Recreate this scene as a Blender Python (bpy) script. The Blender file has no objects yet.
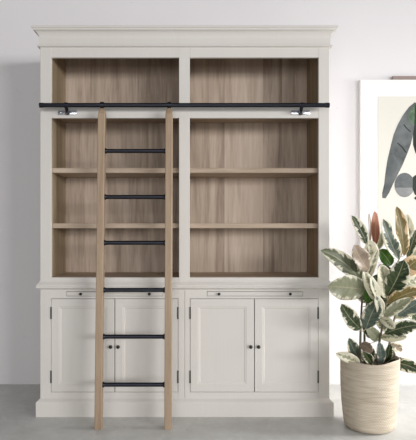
import bpy, bmesh, math, random
from mathutils import Vector, Matrix
random.seed(7)
PI = math.pi
SC = bpy.context.scene
COL = SC.collection

# ------------------------------------------------------------------ survey of the place
F, D, H = 538.0, 3.3, 1.1645          # focal length (px), camera distance from the cabinet front, eye height
VX, VY = 198.0, 226.0                 # vanishing point


def X(px, y=0.0):
    return (px - VX) * (D + y) / F


def Z(py, y=0.0):
    return H - (py - VY) * (D + y) / F


def P(px, py, y=0.0):
    return Vector((X(px, y), y, Z(py, y)))


# ------------------------------------------------------------------ object helpers
def origin_of(o):
    v = Vector((0, 0, 0))
    while o is not None:
        v += Vector(o.location)
        o = o.parent
    return v


def obj(name, bm, mat, parent=None, smooth=False, label=None):
    if parent is not None:
        bmesh.ops.translate(bm, verts=bm.verts, vec=-origin_of(parent))
    bmesh.ops.recalc_face_normals(bm, faces=bm.faces)
    me = bpy.data.meshes.new(name)
    bm.to_mesh(me)
    bm.free()
    if smooth:
        for p in me.polygons:
            p.use_smooth = True
        try:
            me.set_sharp_from_angle(angle=math.radians(40))
        except Exception:
            pass
    me.materials.append(mat)
    o = bpy.data.objects.new(name, me)
    COL.objects.link(o)
    if parent is not None:
        o.parent = parent
    if label:
        o['label'] = label
    return o


def thing(name, label, cat, loc):
    o = bpy.data.objects.new(name, None)
    COL.objects.link(o)
    o.location = loc
    o.empty_display_size = 0.1
    o['label'] = label
    o['category'] = cat
    return o


def box(bm, x0, x1, y0, y1, z0, z1, bev=0.0, seg=1):
    vs = [bm.verts.new(c) for c in ((x0, y0, z0), (x1, y0, z0), (x1, y1, z0), (x0, y1, z0),
                                    (x0, y0, z1), (x1, y0, z1), (x1, y1, z1), (x0, y1, z1))]
    fs = [bm.faces.new([vs[i] for i in q]) for q in ((0, 1, 5, 4), (1, 2, 6, 5), (2, 3, 7, 6), (3, 0, 4, 7), (4, 5, 6, 7), (3, 2, 1, 0))]
    if bev > 0:
        es = list({e for f in fs for e in f.edges})
        bmesh.ops.bevel(bm, geom=es, offset=bev, segments=seg, affect='EDGES', profile=0.5)
    return bm


def tube(bm, pts, rad, n=12, cap=True):
    pts = [Vector(p) for p in pts]
    if not isinstance(rad, (list, tuple)):
        rad = [rad] * len(pts)
    rings = []
    up = None
    for i, p in enumerate(pts):
        if i == 0:
            t = pts[1] - pts[0]
        elif i == len(pts) - 1:
            t = pts[-1] - pts[-2]
        else:
            t = pts[i + 1] - pts[i - 1]
        t.normalize()
        if up is None:
            up = Vector((0, 0, 1)) if abs(t.z) < 0.9 else Vector((1, 0, 0))
        a = t.cross(up).normalized()
        b = a.cross(t).normalized()
        up = b
        rings.append([bm.verts.new(p + (a * math.cos(2 * PI * k / n) + b * math.sin(2 * PI * k / n)) * rad[i]) for k in range(n)])
    for r0, r1 in zip(rings, rings[1:]):
        for k in range(n):
            bm.faces.new((r0[k], r0[(k + 1) % n], r1[(k + 1) % n], r1[k]))
    if cap:
        bm.faces.new(rings[0])
        bm.faces.new(rings[-1])
    return bm


def lathe(bm, prof, c, axis='z', n=24, closed=False):
    """prof: list of (radius, height) revolved about an axis through c."""
    rings = []
    for r, h in prof:
        ring = []
        for k in range(n):
            a = 2 * PI * k / n
            u, v = r * math.cos(a), r * math.sin(a)
            if axis == 'z':
                q = (u, v, h)
            elif axis == 'y':
                q = (u, h, v)
            else:
                q = (h, u, v)
            ring.append(bm.verts.new(Vector(c) + Vector(q)))
        rings.append(ring)
    seq = list(zip(rings, rings[1:]))
    if closed:
        seq.append((rings[-1], rings[0]))
    for r0, r1 in seq:
        for k in range(n):
            bm.faces.new((r0[k], r0[(k + 1) % n], r1[(k + 1) % n], r1[k]))
    if not closed:
        bm.faces.new(rings[0])
        bm.faces.new(rings[-1])
    return bm


def moulding(bm, prof, x0, x1, yf, yb):
    """closed profile [(out, z)] carried round the left side, front and right side with mitred corners"""
    cols = []
    for o, z in prof:
        cols.append([bm.verts.new(c) for c in ((x0 - o, yb, z), (x0 - o, yf - o, z), (x1 + o, yf - o, z), (x1 + o, yb, z))])
    n = len(cols)
    for i in range(n):
        a, b = cols[i], cols[(i + 1) % n]
        for k in range(3):
            bm.faces.new((a[k], a[k + 1], b[k + 1], b[k]))
    bm.faces.new([c[0] for c in cols])
    bm.faces.new([c[3] for c in cols])
    return bm


# ------------------------------------------------------------------ materials
def srgb(r, g, b):
    def f(c):
        c /= 255.0
        return c / 12.92 if c <= 0.04045 else ((c + 0.055) / 1.055) ** 2.4
    return (f(r), f(g), f(b), 1.0)


class NT:
    def __init__(self, name):
        self.m = bpy.data.materials.new(name)
        self.m.use_nodes = True
        self.t = self.m.node_tree
        self.t.nodes.clear()
        self.out = self.t.nodes.new('ShaderNodeOutputMaterial')
        self.b = self.n('ShaderNodeBsdfPrincipled')
        self.l(self.b.outputs[0], self.out.inputs[0])

    def n(self, kind, **kw):
        nd = self.t.nodes.new(kind)
        for k, v in kw.items():
            setattr(nd, k, v)
        return nd

    def l(self, a, b):
        self.t.links.new(a, b)

    def set(self, nd, **kw):
        for k, v in kw.items():
            nd.inputs[k.replace('_', ' ')].default_value = v

    def math(self, op, a, b=None, c=None, clamp=False):
        nd = self.n('ShaderNodeMath', operation=op)
        nd.use_clamp = clamp
        for i, v in enumerate((a, b, c)):
            if v is None:
                continue
            if isinstance(v, (int, float)):
                nd.inputs[i].default_value = v
            else:
                self.l(v, nd.inputs[i])
        return nd.outputs[0]

    def mix(self, fac, a, b):
        nd = self.n('ShaderNodeMix', data_type='RGBA')
        for i, v in ((0, fac), (6, a), (7, b)):
            if isinstance(v, (int, float)):
                nd.inputs[i].default_value = v
            elif isinstance(v, tuple):
                nd.inputs[i].default_value = v
            else:
                self.l(v, nd.inputs[i])
        return nd.outputs[2]

    def coords(self, scale=(1, 1, 1), which='Object'):
        tc = self.n('ShaderNodeTexCoord')
        mp = self.n('ShaderNodeMapping')
        mp.inputs['Scale'].default_value = scale
        self.l(tc.outputs[which], mp.inputs['Vector'])
        return mp.outputs[0]

    def noise(self, vec, scale, detail=4, rough=0.55, dist=0.0):
        nd = self.n('ShaderNodeTexNoise')
        self.set(nd, Scale=scale, Detail=detail, Roughness=rough, Distortion=dist)
        if vec is not None:
            self.l(vec, nd.inputs['Vector'])
        return nd.outputs[0]

    def ramp(self, fac, stops):
        nd = self.n('ShaderNodeValToRGB')
        cr = nd.color_ramp
        while len(cr.elements) < len(stops):
            cr.elements.new(0.5)
        for e, (p, c) in zip(cr.elements, stops):
            e.position = p
            e.color = c
        self.l(fac, nd.inputs[0])
        return nd.outputs[0]

    def bump(self, h, strength, dist=0.002):
        nd = self.n('ShaderNodeBump')
        self.set(nd, Strength=strength, Distance=dist)
        self.l(h, nd.inputs['Height'])
        self.l(nd.outputs[0], self.b.inputs['Normal'])


def painted():
    k = NT('off_white_paint')
    v = k.coords()
    c = k.mix(k.noise(v, 2.2, 3), srgb(213, 209, 203), srgb(220, 217, 212))
    vg = k.coords((60, 60, 2.5))
    g = k.noise(vg, 1.0, 3)
    c = k.mix(k.math('MULTIPLY', g, 0.10), c, srgb(170, 160, 145))
    k.l(c, k.b.inputs['Base Color'])
    k.set(k.b, Roughness=0.5)
    k.bump(g, 0.05, 0.001)
    return k.m


def wood(name, axis, dark, mid, light, plank=0.0, grain=1.0):
    """weathered oak with the grain along one axis; plank = board width"""
    k = NT(name)
    s = {'x': (0.9, 13, 13), 'z': (13, 13, 0.9)}[axis]
    v = k.coords()
    if plank:
        sep = k.n('ShaderNodeSeparateXYZ')
        k.l(v, sep.inputs[0])
        fl = k.math('FLOOR', k.math('DIVIDE', sep.outputs[0 if axis == 'z' else 1], plank))
        wn = k.n('ShaderNodeTexWhiteNoise', noise_dimensions='1D')
        k.l(fl, wn.inputs['W'])
        board = wn.outputs['Value']
        cmb = k.n('ShaderNodeCombineXYZ')
        k.l(k.math('MULTIPLY', board, 7.0), cmb.inputs[2])
        k.l(k.math('MULTIPLY', board, 3.0), cmb.inputs[0])
        add = k.n('ShaderNodeVectorMath', operation='ADD')
        k.l(v, add.inputs[0])
        k.l(cmb.outputs[0], add.inputs[1])
        v = add.outputs[0]
    mp = k.n('ShaderNodeMapping')
    mp.inputs['Scale'].default_value = s
    k.l(v, mp.inputs[0])
    broad = k.noise(mp.outputs[0], 0.8, 3, 0.5, 1.2)
    fine = k.noise(mp.outputs[0], 5.0, 5, 0.65, 0.6)
    f = k.math('ADD', k.math('MULTIPLY', broad, 0.62), k.math('MULTIPLY', fine, 0.38))
    if plank:
        f = k.math('ADD', f, k.math('MULTIPLY', k.math('SUBTRACT', board, 0.5), 0.16))
    c = k.ramp(f, [(0.28, dark), (0.5, mid), (0.72, light)])
    # dark cathedral streaks and knots
    kn = k.noise(mp.outputs[0], 0.55, 2, 0.5, 2.5)
    knf = k.math('MULTIPLY', k.math('SUBTRACT', 0.40, kn, clamp=True), 4.5 * grain, clamp=True)
    c = k.mix(k.math('MULTIPLY', knf, 0.8), c, dark)
    k.l(c, k.b.inputs['Base Color'])
    k.set(k.b, Roughness=0.62)
    k.bump(fine, 0.15, 0.0015)
    return k.m


def plain(name, col, rough=0.5, metal=0.0, var=0.06):
    k = NT(name)
    n = k.noise(k.coords(), 30, 3)
    d = tuple(c * (1 - var * 2) for c in col[:3]) + (1,)
    k.l(k.mix(n, d, col), k.b.inputs['Base Color'])
    k.set(k.b, Roughness=rough, Metallic=metal)
    return k.m


def concrete():
    k = NT('polished_concrete')
    v = k.coords()
    a = k.noise(v, 1.3, 6, 0.6, 0.4)
    b = k.noise(v, 9.0, 6, 0.7, 0.2)
    f = k.math('ADD', k.math('MULTIPLY', a, 0.55), k.math('MULTIPLY', b, 0.45))
    c = k.ramp(f, [(0.3, srgb(176, 176, 173)), (0.5, srgb(195, 195, 192)), (0.7, srgb(210, 211, 208))])
    vs = k.n('ShaderNodeTexVoronoi', feature='DISTANCE_TO_EDGE')
    k.set(vs, Scale=1.6)
    dn = k.n('ShaderNodeVectorMath', operation='ADD')
    nz = k.n('ShaderNodeTexNoise')
    k.set(nz, Scale=3.0, Detail=4)
    k.l(v, nz.inputs['Vector'])
    k.l(v, dn.inputs[0])
    k.l(nz.outputs['Color'], dn.inputs[1])
    k.l(dn.outputs[0], vs.inputs['Vector'])
    cr = k.math('MULTIPLY', k.math('SUBTRACT', 0.025, vs.outputs['Distance'], clamp=True), 12, clamp=True)
    c = k.mix(cr, c, srgb(215, 216, 213))
    k.l(c, k.b.inputs['Base Color'])
    k.set(k.b, Roughness=0.45)
    k.b.inputs['Specular IOR Level'].default_value = 0.3
    k.bump(b, 0.04, 0.002)
    return k.m


def plaster():
    k = NT('white_plaster')
    v = k.coords()
    a = k.noise(v, 0.9, 4)
    c = k.mix(a, srgb(226, 223, 225), srgb(235, 233, 234))
    n = k.noise(v, 22, 3, 0.5)
    speck = k.math('MULTIPLY', k.math('SUBTRACT', n, 0.70, clamp=True), 8, clamp=True)
    c = k.mix(k.math('MULTIPLY', speck, 0.35), c, srgb(190, 188, 188))
    k.l(c, k.b.inputs['Base Color'])
    k.set(k.b, Roughness=0.85)
    k.bump(k.noise(v, 60, 4), 0.06, 0.002)
    return k.m


def basket_mat():
    k = NT('woven_seagrass')
    tc = k.n('ShaderNodeTexCoord')
    sep = k.n('ShaderNodeSeparateXYZ')
    k.l(tc.outputs['Object'], sep.inputs[0])
    ang = k.math('ARCTAN2', sep.outputs[1], sep.outputs[0])
    row = k.math('FLOOR', k.math('MULTIPLY', sep.outputs[2], 105))
    ph = k.math('MULTIPLY', k.math('MODULO', row, 2.0), PI)
    st = k.math('SINE', k.math('ADD', k.math('MULTIPLY', ang, 64), ph))
    rz = k.math('SINE', k.math('MULTIPLY', sep.outputs[2], 105 * 2 * PI))
    hgt = k.math('ADD', k.math('MULTIPLY', st, 0.5), k.math('MULTIPLY', rz, 0.5))
    mp = k.n('ShaderNodeMapping')
    mp.inputs['Scale'].default_value = (3, 3, 24)
    k.l(tc.outputs['Object'], mp.inputs[0])
    nz = k.noise(mp.outputs[0], 2.6, 4, 0.6)
    f = k.math('ADD', k.math('ADD', k.math('MULTIPLY', nz, 0.55), 0.14), k.math('MULTIPLY', hgt, 0.08))
    c = k.ramp(f, [(0.22, srgb(164, 148, 126)), (0.42, srgb(199, 187, 168)), (0.62, srgb(221, 211, 195))])
    k.l(c, k.b.inputs['Base Color'])
    k.set(k.b, Roughness=0.85)
    k.bump(hgt, 0.35, 0.002)
    return k.m


def leaf_mat():
    k = NT('variegated_leaf')
    uv = k.n('ShaderNodeUVMap', uv_map='leaf')
    sep = k.n('ShaderNodeSeparateXYZ')
    k.l(uv.outputs[0], sep.inputs[0])
    u = k.math('SUBTRACT', k.math('MULTIPLY', sep.outputs[0], 2.0), 1.0)
    au = k.math('ABSOLUTE', u)
    at = k.n('ShaderNodeAttribute', attribute_name='kind')
    ks = k.n('ShaderNodeSeparateColor')
    k.l(at.outputs['Color'], ks.inputs[0])
    thr, hue, seed = ks.outputs[0], ks.outputs[1], ks.outputs[2]
    # patches that run out along the side veins
    cmb = k.n('ShaderNodeCombineXYZ')
    k.l(k.math('MULTIPLY', u, 0.9), cmb.inputs[0])
    k.l(k.math('MULTIPLY', k.math('SUBTRACT', sep.outputs[1], k.math('MULTIPLY', au, 0.16)), 9.0), cmb.inputs[1])
    k.l(k.math('MULTIPLY', seed, 37.0), cmb.inputs[2])
    n = k.noise(cmb.outputs[0], 1.0, 3, 0.6)
    e = k.math('ADD', au, k.math('MULTIPLY', k.math('SUBTRACT', n, 0.5), 1.9))
    m = k.math('ADD', k.math('MULTIPLY', k.math('SUBTRACT', thr, e), 7.0), 0.5, clamp=True)
    n2 = k.noise(cmb.outputs[0], 1.7, 2, 0.5)
    green = k.mix(k.math('MULTIPLY', k.math('SUBTRACT', n2, 0.35, clamp=True), 2.6, clamp=True), srgb(40, 58, 34), srgb(92, 106, 66))
    sage = k.mix(n2, srgb(128, 133, 104), srgb(178, 180, 152))
    # hue: 0 green / .2 mauve / .4 sage / .5 olive bronze / .6 new-leaf red / .8 bright green / 1 blue grey
    bronze = k.mix(sep.outputs[1], srgb(150, 88, 58), srgb(222, 160, 132))
    blue = k.mix(n2, srgb(62, 82, 76), srgb(146, 160, 152))
    mauve = k.mix(n2, srgb(132, 112, 98), srgb(182, 166, 146))
    olive = k.mix(n2, srgb(104, 96, 44), srgb(166, 146, 92))
    vivid = k.mix(n2, srgb(38, 78, 22), srgb(92, 140, 48))

    def sel(c):
        return k.math('SUBTRACT', 1.0, k.math('MULTIPLY', k.math('ABSOLUTE', k.math('SUBTRACT', hue, c)), 10.0), clamp=True)
    col = green
    for c_, shade in ((0.2, mauve), (0.4, sage), (0.5, olive), (0.6, bronze), (0.8, vivid), (1.0, blue)):
        col = k.mix(sel(c_), col, shade)
    cream = k.mix(n2, srgb(222, 217, 188), srgb(244, 242, 228))
    cream = k.mix(sel(0.6), cream, srgb(222, 176, 146))
    cream = k.mix(sel(0.5), cream, k.mix(n2, srgb(222, 186, 142), srgb(238, 224, 190)))
    base = k.mix(m, cream, col)
    rib = k.math('MULTIPLY', k.math('SUBTRACT', 0.06, au, clamp=True), 12.0, clamp=True)
    base = k.mix(rib, base, srgb(206, 200, 166))
    k.l(base, k.b.inputs['Base Color'])
    k.set(k.b, Roughness=0.38)
    tr = k.n('ShaderNodeBsdfTranslucent')
    k.l(base, tr.inputs[0])
    mx = k.n('ShaderNodeMixShader')
    mx.inputs[0].default_value = 0.3
    k.l(k.b.outputs[0], mx.inputs[1])
    k.l(tr.outputs[0], mx.inputs[2])
    k.l(mx.outputs[0], k.out.inputs[0])
    return k.m


def ink_mat(name, a, b, scale=6):
    k = NT(name)
    n = k.noise(k.coords(), scale, 4, 0.6, 0.8)
    k.l(k.ramp(n, [(0.3, a), (0.7, b)]), k.b.inputs['Base Color'])
    k.set(k.b, Roughness=0.9)
    return k.m


M_PAINT = painted()
W_D, W_M, W_L = srgb(140, 122, 106), srgb(190, 172, 155), srgb(212, 197, 181)
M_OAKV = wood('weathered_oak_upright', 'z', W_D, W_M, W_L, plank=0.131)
M_OAKS = wood('weathered_oak_side_shaded', 'z', srgb(116, 98, 76), srgb(154, 136, 110), srgb(176, 158, 132))  # browner oak, with the grazing shade of the bay sides darkened into it
M_OAKH = wood('weathered_oak_lengthwise', 'x', srgb(138, 120, 102), srgb(180, 161, 141), srgb(202, 185, 165))
M_LADD = wood('ladder_oak', 'z', srgb(130, 109, 88), srgb(162, 140, 116), srgb(182, 162, 138), grain=0.6)
M_BLACK = plain('black_steel', srgb(52, 54, 62), 0.3, 0.85)
M_IRON = plain('dark_iron', srgb(48, 45, 42), 0.45, 0.5)
M_CHROME = plain('chrome', srgb(205, 208, 216), 0.25, 0.9)
M_FLOOR = concrete()
M_WALL = plaster()
M_BASKET = basket_mat()
M_LEAF = leaf_mat()
M_SOIL = plain('potting_soil', srgb(62, 48, 38), 0.95, 0, 0.2)
M_STEM = wood('plant_stem_bark', 'z', srgb(58, 60, 44), srgb(92, 88, 70), srgb(132, 122, 104))
M_FRAME = plain('white_frame', srgb(243, 240, 238), 0.45, 0, 0.01)
M_MAT = plain('white_mat_board', srgb(236, 236, 239), 0.9, 0, 0.01)
M_PAPER = plain('cream_paper', srgb(223, 220, 211), 0.9, 0, 0.02)
M_INK = ink_mat('grey_ink', srgb(66, 70, 71), srgb(116, 121, 122))
M_INKD = ink_mat('dark_ink', srgb(30, 36, 33), srgb(52, 62, 56))
M_INKG = ink_mat('green_ink', srgb(46, 72, 50), srgb(112, 136, 110), 18)
M_INKL = ink_mat('pale_ink', srgb(118, 120, 121), srgb(156, 158, 158))
M_TAUPE = plain('taupe_wood', srgb(150, 132, 126), 0.6)

# ------------------------------------------------------------------ setting
YW = 0.66
bm = box(bmesh.new(), -4.6, 4.6, -4.2, YW + 0.12, -0.1, 0.0)
o = obj('floor', bm, M_FLOOR)
o['kind'] = 'structure'
bm = box(bmesh.new(), -4.6, 4.6, YW, YW + 0.12, 0.0, 4.2)
o = obj('wall_back', bm, M_WALL)
o['kind'] = 'structure'

# ------------------------------------------------------------------ bookcase
XL, XR = X(40.2), X(329.5)
YB = 0.53                        # back of the carcass
ZTOP = Z(25.0, -0.042)
bc = thing('bookcase', 'tall off-white library bookcase with oak-lined open shelves over four panelled cupboard doors', 'bookcase',
           ((XL + XR) / 2, 0.25, 0))
FT = 0.024                       # face frame thickness
X1, X2, X3, X4 = X(51.2), X(179), X(189.9), X(318.6)
ZC0, ZC1 = Z(26.5), Z(57.5)

# crown: fillet, cove, frieze and bead
cp = [(-0.02, ZTOP - 0.004), (0.041, ZTOP - 0.002), (0.043, ZTOP - 0.006), (0.043, ZTOP - 0.014), (0.037, ZTOP - 0.017), (0.036, ZTOP - 0.024)]
zc_a, zc_b = ZTOP - 0.026, ZTOP - 0.072
for i in range(9):
    a = i / 8 * PI / 2
    cp.append((0.004 + 0.030 * (1 - math.sin(a)), zc_b + (zc_a - zc_b) * (1 - (1 - math.cos(a))) if False else zc_a - (zc_a - zc_b) * (1 - math.cos(a)) * 1.0))
cp += [(0.004, Z(45.2)), (0.009, Z(45.2))]
for i in range(7):
    a = PI / 2 - i / 6 * PI
    cp.append((0.010 + 0.007 * math.cos(a), Z(46.3) + 0.006 * math.sin(a)))
cp += [(0.0, Z(46.3) - 0.006), (-0.02, Z(46.3) - 0.006)]
obj('crown_moulding', moulding(bmesh.new(), cp, XL, XR, 0.0, YB), M_PAINT, bc)
obj('top_board', box(bmesh.new(), XL + 0.002, XR - 0.002, 0.002, YB, ZTOP - 0.022, ZTOP - 0.006), M_PAINT, bc)

# upper face frame
bm = bmesh.new()
bv = 0.0015
ZB = Z(277.5)
ZW = Z(284)
ZTR = ZTOP - 0.023
box(bm, XL, X1, 0, FT, ZW, ZTR, bv)
box(bm, X2, X3 - 0.0008, 0, FT, ZW, ZTR, bv)
box(bm, X4, XR, 0, FT, ZW, ZTR, bv)
for a, b in ((X1, X2 + 0.0005), (X3, X4)):
    box(bm, a - 0.0005, b + 0.001, 0.0006, FT, ZC1, ZTR, bv)
    box(bm, a - 0.001, b + 0.001, 0.0006, FT, Z(118), Z(105), bv)
    box(bm, a - 0.001, b + 0.001, 0.0006, FT, ZW, ZB, bv)
obj('face_frame', bm, M_PAINT, bc)

# carcass
for a, b in ((XL, XL + 0.022), (XR - 0.022, XR)):
    obj('side_panel', box(bmesh.new(), a, b, FT, YB, 0.0, ZTOP - 0.023, 0.001), M_PAINT, bc)
YI = 0.375                       # inner back
XC = (X2 + X3) / 2
obj('divider', box(bmesh.new(), XC - 0.012, XC + 0.012, FT, YB - 0.01, 0.02, ZTR), M_PAINT, bc)
for a, b in ((X1, X2), (X3, X4)):
    a1, b1 = a - 0.004, b + 0.004
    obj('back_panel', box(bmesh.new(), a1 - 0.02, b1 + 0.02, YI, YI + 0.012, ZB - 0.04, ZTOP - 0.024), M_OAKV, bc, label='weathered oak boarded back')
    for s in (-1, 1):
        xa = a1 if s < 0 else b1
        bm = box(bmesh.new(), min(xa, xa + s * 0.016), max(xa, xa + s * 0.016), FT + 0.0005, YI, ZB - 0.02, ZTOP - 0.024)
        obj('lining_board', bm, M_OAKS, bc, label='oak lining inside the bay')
    obj('bay_ceiling', box(bmesh.new(), a1, b1, FT + 0.0005, YI, ZTOP - 0.04, ZTOP - 0.0235), M_OAKH, bc)
    obj('bay_floor', box(bmesh.new(), a1, b1, FT + 0.0005, YI, ZB - 0.02, ZB), M_OAKH, bc)
    obj('shelf', box(bmesh.new(), a1, b1, FT + 0.0005, YI, Z(106) - 0.03, Z(106)), M_OAKH, bc)
    for t in ((167.9, 223.3)):
        yf = 0.030
        obj('shelf', box(bmesh.new(), a1 + 0.001, b1 - 0.001, yf, YI, Z(t + 4.9, yf), Z(t, yf), 0.002), M_OAKH, bc)

# waist moulding between hutch and base
wp = [(-0.01, Z(280.5)), (0.001, Z(280.5))]
for i in range(9):
    t = i / 8
    wp.append((0.002 + 0.017 * (3 * t * t - 2 * t ** 3), Z(281) - (Z(281) - Z(285.5)) * t))
for i in range(7):
    a = PI / 2 - i / 6 * PI
    wp.append((0.0185 + 0.0035 * math.cos(a), Z(287) + 0.006 * math.sin(a)))
wp += [(0.012, Z(288.4)), (0.006, Z(289.2)), (0.0, Z(289.6)), (-0.01, Z(289.6))]
obj('waist_moulding', moulding(bmesh.new(), wp, XL, XR, 0.0, YB), M_PAINT, bc)

# base face frame
D0, D1, D2, D3 = X(51.0), X(178.2), X(190.0), X(318.3)
ZDT, ZDB = Z(298.6), Z(392.2)
TR = ((X(66.5), X(163)), (X(207), X(303)))
ZT1, ZT0 = Z(291.4), Z(296.2)
bm = bmesh.new()
box(bm, XL, D0, 0, FT, 0.05, Z(288), bv)
box(bm, D1, X(184.6), 0, FT, 0.05, Z(288), bv)
box(bm, X(184.8), D2, 0, FT, 0.05, Z(288), bv)
box(bm, D3, XR, 0, FT, 0.05, Z(288), bv)
for (a, b), (ta, tb) in zip(((D0, D1), (D2, D3)), TR):
    box(bm, a - 0.001, b + 0.001, 0.0004, FT, ZT1, Z(288), bv)
    box(bm, a - 0.001, b + 0.001, 0.0004, FT, ZDT, ZT0, bv)
    box(bm, a - 0.001, ta, 0.0004, FT, ZT0 - 0.001, ZT1 + 0.001)
    box(bm, tb, b + 0.001, 0.0004, FT, ZT0 - 0.001, ZT1 + 0.001)
    box(bm, a - 0.001, b + 0.001, 0.0004, FT, 0.05, ZDB, bv)
obj('base_frame', bm, M_PAINT, bc)
obj('base_board', box(bmesh.new(), XL + 0.022, XR - 0.022, FT, YB - 0.01, 0.05, 0.09), M_PAINT, bc)
obj('base_back', box(bmesh.new(), XL + 0.022, XR - 0.022, YB - 0.012, YB - 0.002, 0.05, ZTR), M_PAINT, bc)

# plinth
pz = Z(402.2, -0.02)
pp = [(-0.01, 0.0), (0.021, 0.0), (0.021, pz - 0.006), (0.019, pz), (0.012, pz + 0.006), (0.005, pz + 0.012), (0.0, pz + 0.016), (-0.01, pz + 0.016)]
obj('plinth', moulding(bmesh.new(), pp, XL, XR, 0.0, YB), M_PAINT, bc)


def knob(parent, x, y, z, r, mat):
    pr = [(0.0005, 0.0), (r * 0.55, 0.0), (r * 0.5, -0.006), (r * 0.75, -0.010), (r, -0.014), (r * 0.95, -0.018), (r * 0.6, -0.021), (0.0005, -0.022)]
    return obj('knob', lathe(bmesh.new(), pr, (x, y, z), 'y', 16), mat, parent, True, label='small dark iron knob')


# pull-out trays
for (ta, tb), kx in zip(TR, ((81, 149.5), (219, 290))):
    g = 0.002
    t = obj('pull_out_tray', box(bmesh.new(), ta + g, tb - g, -0.001, 0.40, ZT0 + g, ZT1 - g, 0.001), M_PAINT, bc)
    for q in kx:
        knob(t, X(q), -0.0005, Z(293.8), 0.0088, M_IRON)


def door(x0, x1, hinge_left):
    g = 0.0022
    x0 += g
    x1 -= g
    z0, z1 = ZDB + g, ZDT - g
    bm = bmesh.new()

    def ring(ins, y):
        return [bm.verts.new(c) for c in ((x0 + ins, y, z0 + ins), (x1 - ins, y, z0 + ins), (x1 - ins, y, z1 - ins), (x0 + ins, y, z1 - ins))]
    fw = 0.046
    seq = [(0.0, 0.022), (0.0, 0.0005), (0.001, -0.0005), (fw, -0.0005), (fw + 0.0015, 0.001), (fw + 0.010, 0.0018), (fw + 0.0135, 0.0042), (fw + 0.0155, 0.0048)]
    rs = [ring(*s) for s in seq]
    for a, b in zip(rs, rs[1:]):
        for k in range(4):
            bm.faces.new((a[k], a[(k + 1) % 4], b[(k + 1) % 4], b[k]))
    bm.faces.new(rs[-1])
    bm.faces.new(rs[0])
    d = obj('door', bm, M_PAINT, bc)
    hx = x0 - 0.001 if hinge_left else x1 + 0.001
    for a, b in ((308, 318), (371.5, 382)):
        hb = bmesh.new()
        za, zb = Z(b), Z(a)
        tube(hb, [(hx, -0.003, za), (hx, -0.003, zb)], 0.0042, 10)
        for zz in (za - 0.003, zb + 0.003):
            lathe(hb, [(0.0004, -0.004), (0.0045, -0.002), (0.0045, 0.002), (0.0004, 0.004)], (hx, -0.003, zz), 'z', 10)
        obj('hinge', hb, M_IRON, d, True, label='dark iron butt hinge')
    return d


for a, b, kx in ((51.0, 178.2, (111.0, 118.4)), (190.0, 318.3, (250.6, 258.4))):
    mid = {51.0: 114.8, 190.0: 254.4}[a]
    d1 = door(X(a), X(mid), True)
    d2 = door(X(mid), X(b), False)
    knob(d1, X(kx[0]), -0.0005, Z(346.5), 0.0112, M_IRON)
    knob(d2, X(kx[1]), -0.0005, Z(346.5), 0.0112, M_IRON)

# rail for the ladder
YR = -0.085
ZR = Z(105.2, YR)
RR = 0.0135
bm = tube(bmesh.new(), [(X(39.5, YR), YR, ZR), (X(329.3, YR), YR, ZR)], RR, 20)
for xx in (X(39.5, YR) + 0.012, X(329.3, YR) - 0.012):
    lathe(bm, [(0.001, -0.013), (RR + 0.0016, -0.012), (RR + 0.0016, 0.012), (0.001, 0.013)], (xx, YR, ZR), 'x', 20)
rail = obj('ladder_rail', bm, M_BLACK, bc, True, label='black steel rail for the ladder')
for px in (66.5, 301):
    zc = Z(112.6)
    bx_, bb = X(px + (-0.3 if px < 200 else 0.6), YR), X(px + (1.2 if px < 200 else -0.6))
    bm = tube(bmesh.new(), [(bb, 0.0, zc - 0.002), (bb, -0.02, zc - 0.002), ((bx_ + bb) / 2, YR * 0.6, zc - 0.001), (bx_, YR + 0.010, zc + 0.006), (bx_, YR, ZR - RR * 0.6)], [0.013, 0.012, 0.011, 0.011, 0.010], 14)
    lathe(bm, [(0.001, -0.016), (0.015, -0.016), (0.015, -0.008), (0.001, -0.006)], (bb, 0.004, zc - 0.002), 'y', 16)
    lathe(bm, [(0.001, -0.010), (RR + 0.003, -0.010), (RR + 0.003, 0.010), (0.001, 0.010)], (bx_, YR, ZR), 'x', 20)
    br = obj('bracket', bm, M_BLACK, rail, True)
    bm = box(bmesh.new(), bb - 0.058, bb + 0.058, -0.006, 0.0, zc - 0.014, zc + 0.013, 0.003, 2)
    for s in (-0.042, 0.042):
        lathe(bm, [(0.0004, 0.0), (0.006, 0.0), (0.005, -0.003), (0.0004, -0.0035)], (bb + s, -0.006, zc), 'y', 12)
    obj('mounting_plate', bm, M_CHROME, rail, True, label='bright chrome mounting plate')

# ------------------------------------------------------------------ ladder
YF = F * H / (430 - VY) - D + 0.03      # foot, centre of the stile
XLd, XRd = X(102.2, YR), X(169.2, YR)
ZLT = ZR - RR - 0.006
ld = thing('library_ladder', 'slim oak ladder with six black steel rungs leaning on the rail before the left bay', 'ladder',
           ((XLd + XRd) / 2, YF, 0))


def ly(z):
    return YF + (YR - YF) * z / ZR


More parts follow.
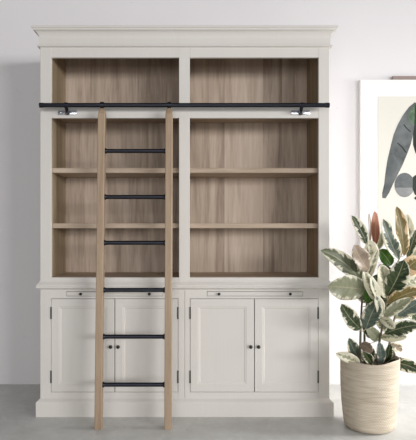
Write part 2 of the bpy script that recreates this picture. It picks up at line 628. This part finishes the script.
SW, SD = 0.0415, 0.056
lean = math.atan2(YR - YF, ZR)
for xs in (XLd, XRd):
    bm = bmesh.new()
    prof = [(-SW / 2, 0), (SW / 2, 0), (SW / 2, 1), (-SW / 2, 1)]
    zt = ZLT
    rows = [(0.0, 1.0, 1.0), (zt - 0.035, 1.0, 1.0), (zt - 0.012, 0.86, 0.55), (zt, 0.62, 0.28)]
    prev = None
    rings = []
    for z, kx, ky in rows:
        yc = ly(z)
        rings.append([bm.verts.new((xs + sx * SW / 2 * kx, yc + sy * SD / 2 * ky, z)) for sx, sy in ((-1, -1), (1, -1), (1, 1), (-1, 1))])
    for r0, r1 in zip(rings, rings[1:]):
        for k in range(4):
            bm.faces.new((r0[k], r0[(k + 1) % 4], r1[(k + 1) % 4], r1[k]))
    bm.faces.new(rings[0])
    bm.faces.new(rings[-1])
    es = [e for e in bm.edges if abs(e.verts[0].co.z - e.verts[1].co.z) > 0.005]
    bmesh.ops.bevel(bm, geom=es, offset=0.004, segments=2, affect='EDGES', profile=0.5)
    st = obj('stile', bm, M_LADD, ld)
    # black hook that rides on the rail
    hb = lathe(bmesh.new(), [(RR + 0.0012, -0.011), (RR + 0.0065, -0.011), (RR + 0.0065, 0.011), (RR + 0.0012, 0.011)], (xs, YR, ZR), 'x', 24, closed=True)
    box(hb, xs - 0.010, xs + 0.010, YR - 0.006, YR + 0.006, ZLT - 0.03, ZR - RR - 0.0015, 0.001)
    obj('hook', hb, M_BLACK, st, True, label='black steel rail hook')
for py in (151, 197, 242.8, 290, 336.6, 384.6):
    z = 1.0
    for _ in range(8):
        z = Z(py, ly(z))
    y = ly(z)
    xa, xb = XLd + SW / 2, XRd - SW / 2
    bm = tube(bmesh.new(), [(xa - 0.006, y, z), (xb + 0.006, y, z)], 0.0125, 16)
    for xx, s in ((xa, 1), (xb, -1)):
        lathe(bm, [(0.001, 0), (0.0165, 0), (0.0165, s * 0.006), (0.0135, s * 0.010), (0.001, s * 0.010)], (xx, y, z), 'x', 16)
    obj('rung', bm, M_BLACK, ld, True)

# ------------------------------------------------------------------ framed botanical print
YP = YW - 0.034
pic = thing('framed_print', 'large white framed print of dark grey ink leaves hanging behind the rubber plant', 'picture', (X(421, YW), YW, Z(170, YW)))
fx0, fx1 = X(360.3, YP), X(482, YP)
fz1, fz0 = Z(79.6, YP), Z(262, YP)
fw = 0.030
bm = bmesh.new()
out = [(fx0, fz0), (fx1, fz0), (fx1, fz1), (fx0, fz1)]
inn = [(fx0 + fw, fz0 + fw), (fx1 - fw, fz0 + fw), (fx1 - fw, fz1 - fw), (fx0 + fw, fz1 - fw)]
loops = []
for pts, y in ((out, YW - 0.002), (out, YP + 0.002), ([(x + (0.002 if x < 1.6 else -0.002), z + (0.002 if z < 1.6 else -0.002)) for x, z in out], YP), (inn, YP), (inn, YW - 0.002)):
    loops.append([bm.verts.new((x, y, z)) for x, z in pts])
for a, b in list(zip(loops, loops[1:])) + [(loops[-1], loops[0])]:
    for k in range(4):
        bm.faces.new((a[k], a[(k + 1) % 4], b[(k + 1) % 4], b[k]))
obj('frame', bm, M_FRAME, pic)
YM = YW - 0.014
obj('mat_board', box(bmesh.new(), fx0 + fw - 0.001, fx1 - fw + 0.001, YM, YW - 0.004, fz0 + fw - 0.001, fz1 - fw + 0.001), M_MAT, pic)
YA = YM - 0.002
px0, px1, pzz0, pzz1 = X(378, YM), X(464, YM), Z(244, YM), Z(96.5, YM)
sheet = obj('paper_sheet', box(bmesh.new(), px0, px1, YA, YM, pzz0, pzz1), M_PAPER, pic, label='cream paper with painted leaves')


def flat(name, pts, mat, lift, mirror=False):
    bm = bmesh.new()
    y = YA - lift
    q = [(842 - a, b) if mirror else (a, b) for a, b in pts]
    f = bm.faces.new([bm.verts.new((X(a, YA), y, Z(b, YA))) for a, b in q])
    r = bmesh.ops.extrude_face_region(bm, geom=[f])
    bmesh.ops.translate(bm, verts=[v for v in r['geom'] if isinstance(v, bmesh.types.BMVert)], vec=(0, lift, 0))
    return obj(name, bm, mat, sheet)


LA = [(415, 102), (409, 107), (403, 115), (398, 124), (393.5, 135), (390.5, 147), (387.5, 160), (385.3, 174), (384.3, 184), (382.2, 193), (382.3, 198), (385.5, 198.3),
      (389, 193), (393, 184), (397, 176), (402.5, 165), (407.5, 153), (410.8, 144), (412.5, 137), (414, 128), (417.5, 118), (418, 106)]
LB = [(416, 103), (413.8, 112), (414.2, 126), (413, 134), (413.2, 145), (415.5, 153), (420, 158), (421, 158), (421, 101)]
LG = [(414.6, 104.5), (409.5, 112), (408, 118), (411, 123), (414, 126), (414.6, 115)]
tip = [(385.1, 183.2), (382.2, 193), (382.3, 198), (385.5, 198.3), (389, 193), (393, 184)]
circ = [(404.5 + 10 * math.cos(a), 185 + 12.2 * math.sin(a)) for a in [2 * PI * i / 28 for i in range(28)]]
circ_low = [(404.5 + 10 * math.cos(a), 185 + 12.2 * math.sin(a)) for a in [0.22 + (PI - 0.44) * i / 14 for i in range(15)]]
dk = [(413, 177), (416, 175), (421, 174), (421, 196), (415, 195), (412.5, 189)]
tri = [(414, 198), (417, 195.5), (421, 195), (421, 201), (416, 200)]
vein1 = [(397.5, 142.5), (402, 146), (406.5, 152), (405.8, 152.8), (401.4, 147), (397, 143.2)]
vein2 = [(404, 124), (407.5, 128.5), (411, 131.5), (410.4, 132.3), (406.8, 129.3), (403.3, 124.8)]
for mr in (False, True):
    flat('painted_leaf', LA, M_INK, 0.0010, mr)
    flat('painted_leaf', LB, M_INKD, 0.0014, mr)
    flat('painted_leaf', LG, M_INKG, 0.0016, mr)
    flat('painted_leaf', tip, M_INK, 0.0014, mr)
    flat('painted_fruit', circ, M_INK, 0.0012, mr)
    flat('painted_fruit', circ_low, M_INKL, 0.0016, mr)
    flat('painted_leaf', dk, M_INKD, 0.0018, mr)
    flat('painted_leaf', tri, M_INKD, 0.0018, mr)
    flat('painted_vein', vein1, M_INKD, 0.0018, mr)
    flat('painted_vein', vein2, M_INKD, 0.0018, mr)
bm = box(bmesh.new(), X(393, YP), X(449, YP), YW - 0.024, YW - 0.002, fz1, Z(75.6, YP), 0.002)
obj('hanging_bar', bm, M_TAUPE, pic, label='narrow taupe wooden bar along the frame top')

# ------------------------------------------------------------------ rubber plant in its basket
PYc = -0.174
PXc = X(369.7, PYc)
plant = thing('potted_rubber_plant', 'variegated rubber plant with cream and green leaves in a tall woven basket', 'plant', (PXc, PYc, 0))
ZRIM = 0.392
NB = 72
bm = bmesh.new()
rows = []
prof = [(0.05, 0.004), (0.112, 0.0), (0.130, 0.004), (0.141, 0.016)]
for i in range(44):
    t = i / 43
    r = 0.144 + 0.020 * t ** 0.8 + 0.004 * math.sin(t * PI)
    prof.append((r + 0.0009 * math.sin(i * PI), 0.03 + (ZRIM - 0.03) * t))
prof += [(0.1645, ZRIM + 0.004), (0.161, ZRIM + 0.006), (0.157, ZRIM + 0.003), (0.155, ZRIM - 0.04), (0.148, ZRIM - 0.12)]
for j, (r, h) in enumerate(prof):
    ring = []
    for k in range(NB):
        a = 2 * PI * k / NB
        t = h / ZRIM
        wob = 1 + 0.012 * math.sin(2 * a + 1.2 + t) + 0.006 * math.sin(5 * a + 4 * t)
        hh = h + 0.007 * t * t * math.sin(a * 2 + 2.6) + 0.003 * t * math.sin(5 * a) + 0.006 * t * t
        ring.append(bm.verts.new((PXc + r * wob * math.cos(a) - 0.006 * t * (1 - t) * 2, PYc + r * wob * math.sin(a), max(hh, 0.0))))
    rows.append(ring)
for r0, r1 in zip(rows, rows[1:]):
    for k in range(NB):
        bm.faces.new((r0[k], r0[(k + 1) % NB], r1[(k + 1) % NB], r1[k]))
bm.faces.new(rows[0])
obj('basket', bm, M_BASKET, plant, True, label='tall beige woven seagrass basket')
bm = bmesh.new()
rings = []
for i in range(6):
    r = 0.1535 * (i + 0.2) / 5.2
    rings.append([bm.verts.new((PXc + r * math.cos(2 * PI * k / 32), PYc + r * math.sin(2 * PI * k / 32), ZRIM - 0.035 + random.uniform(-0.004, 0.006))) for k in range(32)])
for r0, r1 in zip(rings, rings[1:]):
    for k in range(32):
        bm.faces.new((r0[k], r0[(k + 1) % 32], r1[(k + 1) % 32], r1[k]))
bm.faces.new(rings[0])
obj('soil', bm, M_SOIL, plant, True)

ZS = ZRIM - 0.04
STEMS = {
    'a': ([(360, 366), (360.6, 332), (362, 302), (365, 272), (368, 250)], -0.205),
    'b': ([(365, 366), (364.6, 332), (367, 302), (372, 272), (376, 246)], -0.150),
    'c': ([(377.5, 366), (379, 345), (384, 318), (388.5, 290), (396, 266), (404, 250)], -0.190),
    'd': ([(385, 366), (389, 345), (394, 320), (401, 292), (408, 262)], -0.110),
}
# kind: (green reach, hue)
G, GD, SG, CR, BR, BL, SGF, BG, WH = (0.66, 0.0), (0.95, 0.0), (0.72, 0.4), (0.22, 0.4), (1.3, 0.6), (0.66, 0.955), (1.1, 0.4), (1.5, 0.8), (0.10, 1.0)
OL, MV = (0.8, 0.5), (1.0, 0.2)
# stem, base px, tip px, width px, kind, y of tip relative to stem, bend px, roll deg, fold
LEAVES = [
    ('a', (362, 284), (320.5, 250.5), 17, (0.75, 0.34), -0.06, 10, 12, 0.25),
    ('a', (365, 290), (328, 286.5), 25, (0.85, 0.4), -0.10, 2, -10, 0.15),
    ('a', (361, 329), (341.5, 304), 15, (0.8, 0.0), -0.08, -4, 10, 0.3),
    ('a', (366, 329), (379, 300), 16, (0.85, 0.945), -0.05, 3, -15, 0.25),
    ('a', (367, 245), (351.5, 215.5), 11, (0.55, 0.0), -0.02, 2, 10, 0.3),
    ('b', (370, 242), (369, 213), 4, (1.4, 0.2), 0.05, 0, 25, 0.2),
    ('b', (375, 246), (374.6, 211), 8, BR, -0.02, 0, 0, 0.3),
    ('b', (378, 250), (384.5, 230), 7, SG, 0.02, 1, 0, 0.3),
    ('c', (399, 260), (383, 219), 15, BL, -0.04, -3, 12, 0.25),
    ('c', (404, 256), (396.5, 206.5), 13, OL, 0.0, 2, 5, 0.3),
    ('d', (406, 252), (407.5, 214), 11, CR, 0.04, -2, -5, 0.2),
    ('d', (408, 258), (417, 229), 10, G, -0.02, 2, -10, 0.3),
    ('d', (410, 268), (425, 240), 11, SG, 0.03, 2, -10, 0.3),
    ('a', (368.5, 270), (354, 245), 17, MV, -0.10, -3, 15, 0.25),
    ('b', (371.5, 262), (368.0, 240), 14, (0.05, 0.4), -0.06, 2, 0, 0.2),
    ('b', (367, 280), (377.5, 250), 8, CR, -0.08, 1, 10, 0.3),
    ('b', (379, 250), (391, 265.5), 13, BG, 0.05, 2, 0, 0.2),
    ('c', (386.5, 298), (381, 264), 17, (0.18, 0.4), -0.05, -1, 15, 0.25),
    ('c', (387, 296), (404, 260), 20, (0.8, 0.0), -0.10, -2, -12, 0.25),
    ('c', (400, 276), (420, 258), 19, (0.5, 0.5), -0.04, 3, 0, 0.2),
    ('a', (377, 300), (364.5, 272), 12, CR, -0.11, -2, 10, 0.25),
    ('a', (379.5, 302), (370, 276), 9, WH, -0.13, -1, 25, 0.3),
    ('a', (370.5, 304), (366.5, 287), 10, BG, -0.05, 0, 0, 0.2),
    ('c', (388, 303), (419, 290), 16, (0.8, 0.5), -0.08, 3, 0, 0.25),
    ('c', (384, 317), (411, 298), 11, SG, -0.12, 3, -10, 0.3),
    ('d', (398, 316), (423, 300), 15, (0.75, 1.0), -0.16, 2, 0, 0.25),
    ('c', (381.5, 317), (375.5, 295), 10, WH, -0.10, 1, 10, 0.25),
    ('c', (380, 318), (394.5, 329), 9, CR, -0.12, 2, 0, 0.2),
    ('c', (384.5, 334), (419, 325), 14, (0.8, 0.0), -0.10, 4, -5, 0.25),
    ('d', (380, 338), (407, 337), 10, CR, -0.14, 3, 0, 0.25),
    ('b', (378, 341), (366, 327), 11, SGF, -0.05, 2, 0, 0.25),
    ('b', (360, 359), (349, 338), 12, BL, -0.06, -3, 5, 0.3),
    ('a', (359.5, 364), (335.5, 353.5), 10, CR, -0.06, 3, 0, 0.3),
    ('a', (361, 344), (372.5, 352), 10, MV, -0.10, 1, 0, 0.3),
    ('b', (366, 364), (373, 348), 10, (0.9, 0.0), -0.06, 1, 0, 0.25),
    ('c', (381, 364), (379, 342), 9, (0.9, 1.0), -0.06, 1, 0, 0.25),
    ('c', (372, 364), (363, 352), 9, (0.8, 0.0), -0.07, 1, 0, 0.25),
    ('d', (386, 362), (390, 344), 8, GD, -0.08, 0, 0, 0.25),
    ('d', (388, 362), (421, 372), 13, (0.8, 0.0), -0.10, 5, 0, 0.25),
    ('d', (391, 361), (392.5, 350), 6, MV, -0.05, 0, 0, 0.25),
    ('d', (392, 287), (380, 264), 15, GD, 0.06, 0, 0, 0.25),
    ('d', (396, 302), (377, 299), 15, GD, 0.06, 2, 0, 0.25),
    ('b', (369, 303), (357, 290), 14, G, 0.06, 2, 0, 0.25),
    ('d', (402, 286), (416, 268), 14, G, 0.07, 2, 0, 0.25),
    ('d', (392, 332), (375, 318), 13, (0.7, 0.36), 0.06, 2, 0, 0.25),
    ('d', (400, 306), (420, 320), 13, G, 0.06, 2, 0, 0.25),
    ('b', (373, 276), (386, 288), 12, GD, 0.05, 2, 0, 0.25),
    ('a', (363, 322), (371, 338), 9, GD, 0.04, 0, 0, 0.25),
    ('d', (389, 344), (402, 351), 9, (0.6, 0.2), 0.04, 2, 0, 0.25),
    ('d', (402, 290), (421, 276), 14, CR, 0.03, 2, 0, 0.25),
    ('d', (395, 318), (410, 311), 10, SG, 0.06, 2, 0, 0.25),
]


def blade(bm, uvl, kl, base, ctrl, tipp, wdir, w, fold, kind, seed, ruffle):
    NL, NA = 14, 4
    def bez(t):
        return base * (1 - t) ** 2 + ctrl * 2 * t * (1 - t) + tipp * t * t
    top, bot, par = [], [], []
    for i in range(NL + 1):
        t = i / NL
        c = bez(t)
        tg = ((ctrl - base) * (1 - t) + (tipp - ctrl) * t).normalized()
        wd = (wdir - tg * wdir.dot(tg)).normalized()
        nn = tg.cross(wd).normalized()
        if nn.y > 0:
            nn = -nn
        half = 0.5 * w * (4 * t * (1 - t)) ** 0.6 * (1.02 - 0.06 * t) if 0 < t < 1 else 0.0
        half = max(half, 0.0012)
        rt, rb, rp = [], [], []
        for j in range(-NA, NA + 1):
            u = j / NA
            p = c + wd * (u * half) + nn * (fold * half * (abs(u) ** 1.3) + ruffle * half * 0.15 * math.sin(9 * t + 3 * u + seed * 20) * abs(u))
            th = 0.0006
            rt.append(bm.verts.new(p + nn * th))
            rb.append(bm.verts.new(p - nn * th))
            rp.append((u * 0.5 + 0.5, t))
        top.append(rt)
        bot.append(rb)
        par.append(rp)

    def quad(vs, ps):
        f = bm.faces.new(vs)
        f.smooth = True
        for lp, q in zip(f.loops, ps):
            lp[uvl].uv = q
            lp[kl] = (kind[0], kind[1], seed, 1.0)
    n = 2 * NA
    for i in range(NL):
        for j in range(n):
            ps = (par[i][j], par[i][j + 1], par[i + 1][j + 1], par[i + 1][j])
            quad((top[i][j], top[i][j + 1], top[i + 1][j + 1], top[i + 1][j]), ps)
            quad((bot[i][j], bot[i + 1][j], bot[i + 1][j + 1], bot[i][j + 1]), (ps[0], ps[3], ps[2], ps[1]))
        for j in (0, n):
            ps = (par[i][j], par[i + 1][j], par[i + 1][j], par[i][j])
            quad((top[i][j], top[i + 1][j], bot[i + 1][j], bot[i][j]), ps)


for key, (pl, ys) in STEMS.items():
    pts = [P(a, b, ys) for a, b in pl]
    pts[0].z = ZS
    # smooth the polyline
    fine = []
    for i in range(len(pts) - 1):
        p0 = pts[max(i - 1, 0)]
        p1, p2 = pts[i], pts[i + 1]
        p3 = pts[min(i + 2, len(pts) - 1)]
        for s in range(6):
            t = s / 6
            fine.append(0.5 * ((2 * p1) + (p2 - p0) * t + (2 * p0 - 5 * p1 + 4 * p2 - p3) * t * t + (3 * p1 - p0 - 3 * p2 + p3) * t ** 3))
    fine.append(pts[-1])
    rad = [0.0075 - 0.0045 * i / (len(fine) - 1) for i in range(len(fine))]
    stem = obj('stem', tube(bmesh.new(), fine, rad, 10), M_STEM, plant, True)
    bm = bmesh.new()
    uvl = bm.loops.layers.uv.new('leaf')
    kl = bm.loops.layers.float_color.new('kind')
    for i, (k2, b, tp, w, kind, dy, bend, roll, fold) in enumerate(LEAVES):
        if k2 != key:
            continue
        seed = (i * 0.377 + 0.13) % 1.0
        yb = ys + dy * 0.25
        base, tipp = P(b[0], b[1], yb), P(tp[0], tp[1], ys + dy)
        ax = (tipp - base).normalized()
        side = Vector((0, 1, 0)).cross(ax).normalized()
        if side.z < 0:
            side = -side
        s = (D + ys) / F
        ctrl = (base + tipp) / 2 + side * bend * s + Vector((0, -0.012, 0))
        wdir = Matrix.Rotation(math.radians(roll), 3, ax) @ side
        blade(bm, uvl, kl, base, ctrl, tipp, wdir, w * s / max(math.cos(math.radians(roll)), 0.5) * 1.04, fold, kind, seed, 1.0)
        # petiole down to the stem
        best = min(fine, key=lambda q: (q - (base - Vector((0, 0, 0.02)))).length)
        nf0 = len(bm.faces)
        n0 = len(bm.verts)
        tube(bm, [best, (best + base) / 2 + Vector((0, 0, -0.004)), base + ax * 0.004], 0.0022, 6)
        bm.faces.ensure_lookup_table()
        for f in bm.faces[nf0:]:
            f.smooth = True
            for lp in f.loops:
                lp[uvl].uv = (0.5, 0.5)
                lp[kl] = (1.0, 0.4 if key in 'ab' else 0.6, seed, 1.0)
    fo = obj('foliage', bm, M_LEAF, stem)

# ------------------------------------------------------------------ light: soft daylight all round, brighter window daylight from the right
w = bpy.data.worlds.new('daylight')
SC.world = w
w.use_nodes = True
bg = w.node_tree.nodes['Background']
bg.inputs[0].default_value = (0.985, 0.98, 1.0, 1)
bg.inputs[1].default_value = 0.225


def area(name, loc, target, sx, sy, power, col):
    l = bpy.data.lights.new(name, 'AREA')
    l.shape = 'RECTANGLE'
    l.size, l.size_y = sx, sy
    l.energy = power
    l.color = col
    o = bpy.data.objects.new(name, l)
    COL.objects.link(o)
    o.location = loc
    o.rotation_euler = (Vector(target) - Vector(loc)).to_track_quat('-Z', 'Y').to_euler()
    return o


sw = area('side_window_daylight', (4.2, -0.2, 1.75), (1.2, -0.05, 0.35), 1.3, 1.3, 62, (1.0, 0.985, 0.965))
sw.data.spread = math.radians(110)
area('front_window_daylight', (8.6, -10.0, 2.5), (0.0, 0.2, 1.4), 6.4, 1.7, 900, (1.0, 0.985, 0.98))
area('rear_fill', (-0.6, -9.5, 1.7), (0.0, 0.2, 1.3), 5.0, 2.6, 190, (1.0, 0.985, 0.975))  # added unseen fill behind the camera, brightens the bay interiors

# ------------------------------------------------------------------ camera
cam = bpy.data.cameras.new('camera')
cam.sensor_width = 36
cam.lens = F / 440 * 36
cam.shift_x = (208 - VX) / 440
cam.shift_y = (VY - 220) / 440
co = bpy.data.objects.new('camera', cam)
COL.objects.link(co)
co.location = (0, -D, H)
co.rotation_euler = (PI / 2, 0, 0)
SC.camera = co
SC.view_settings.view_transform = 'Standard'
SC.view_settings.look = 'None'
SC.view_settings.exposure = 0.0
SC.view_settings.gamma = 1.0
SC.view_settings.use_curve_mapping = False
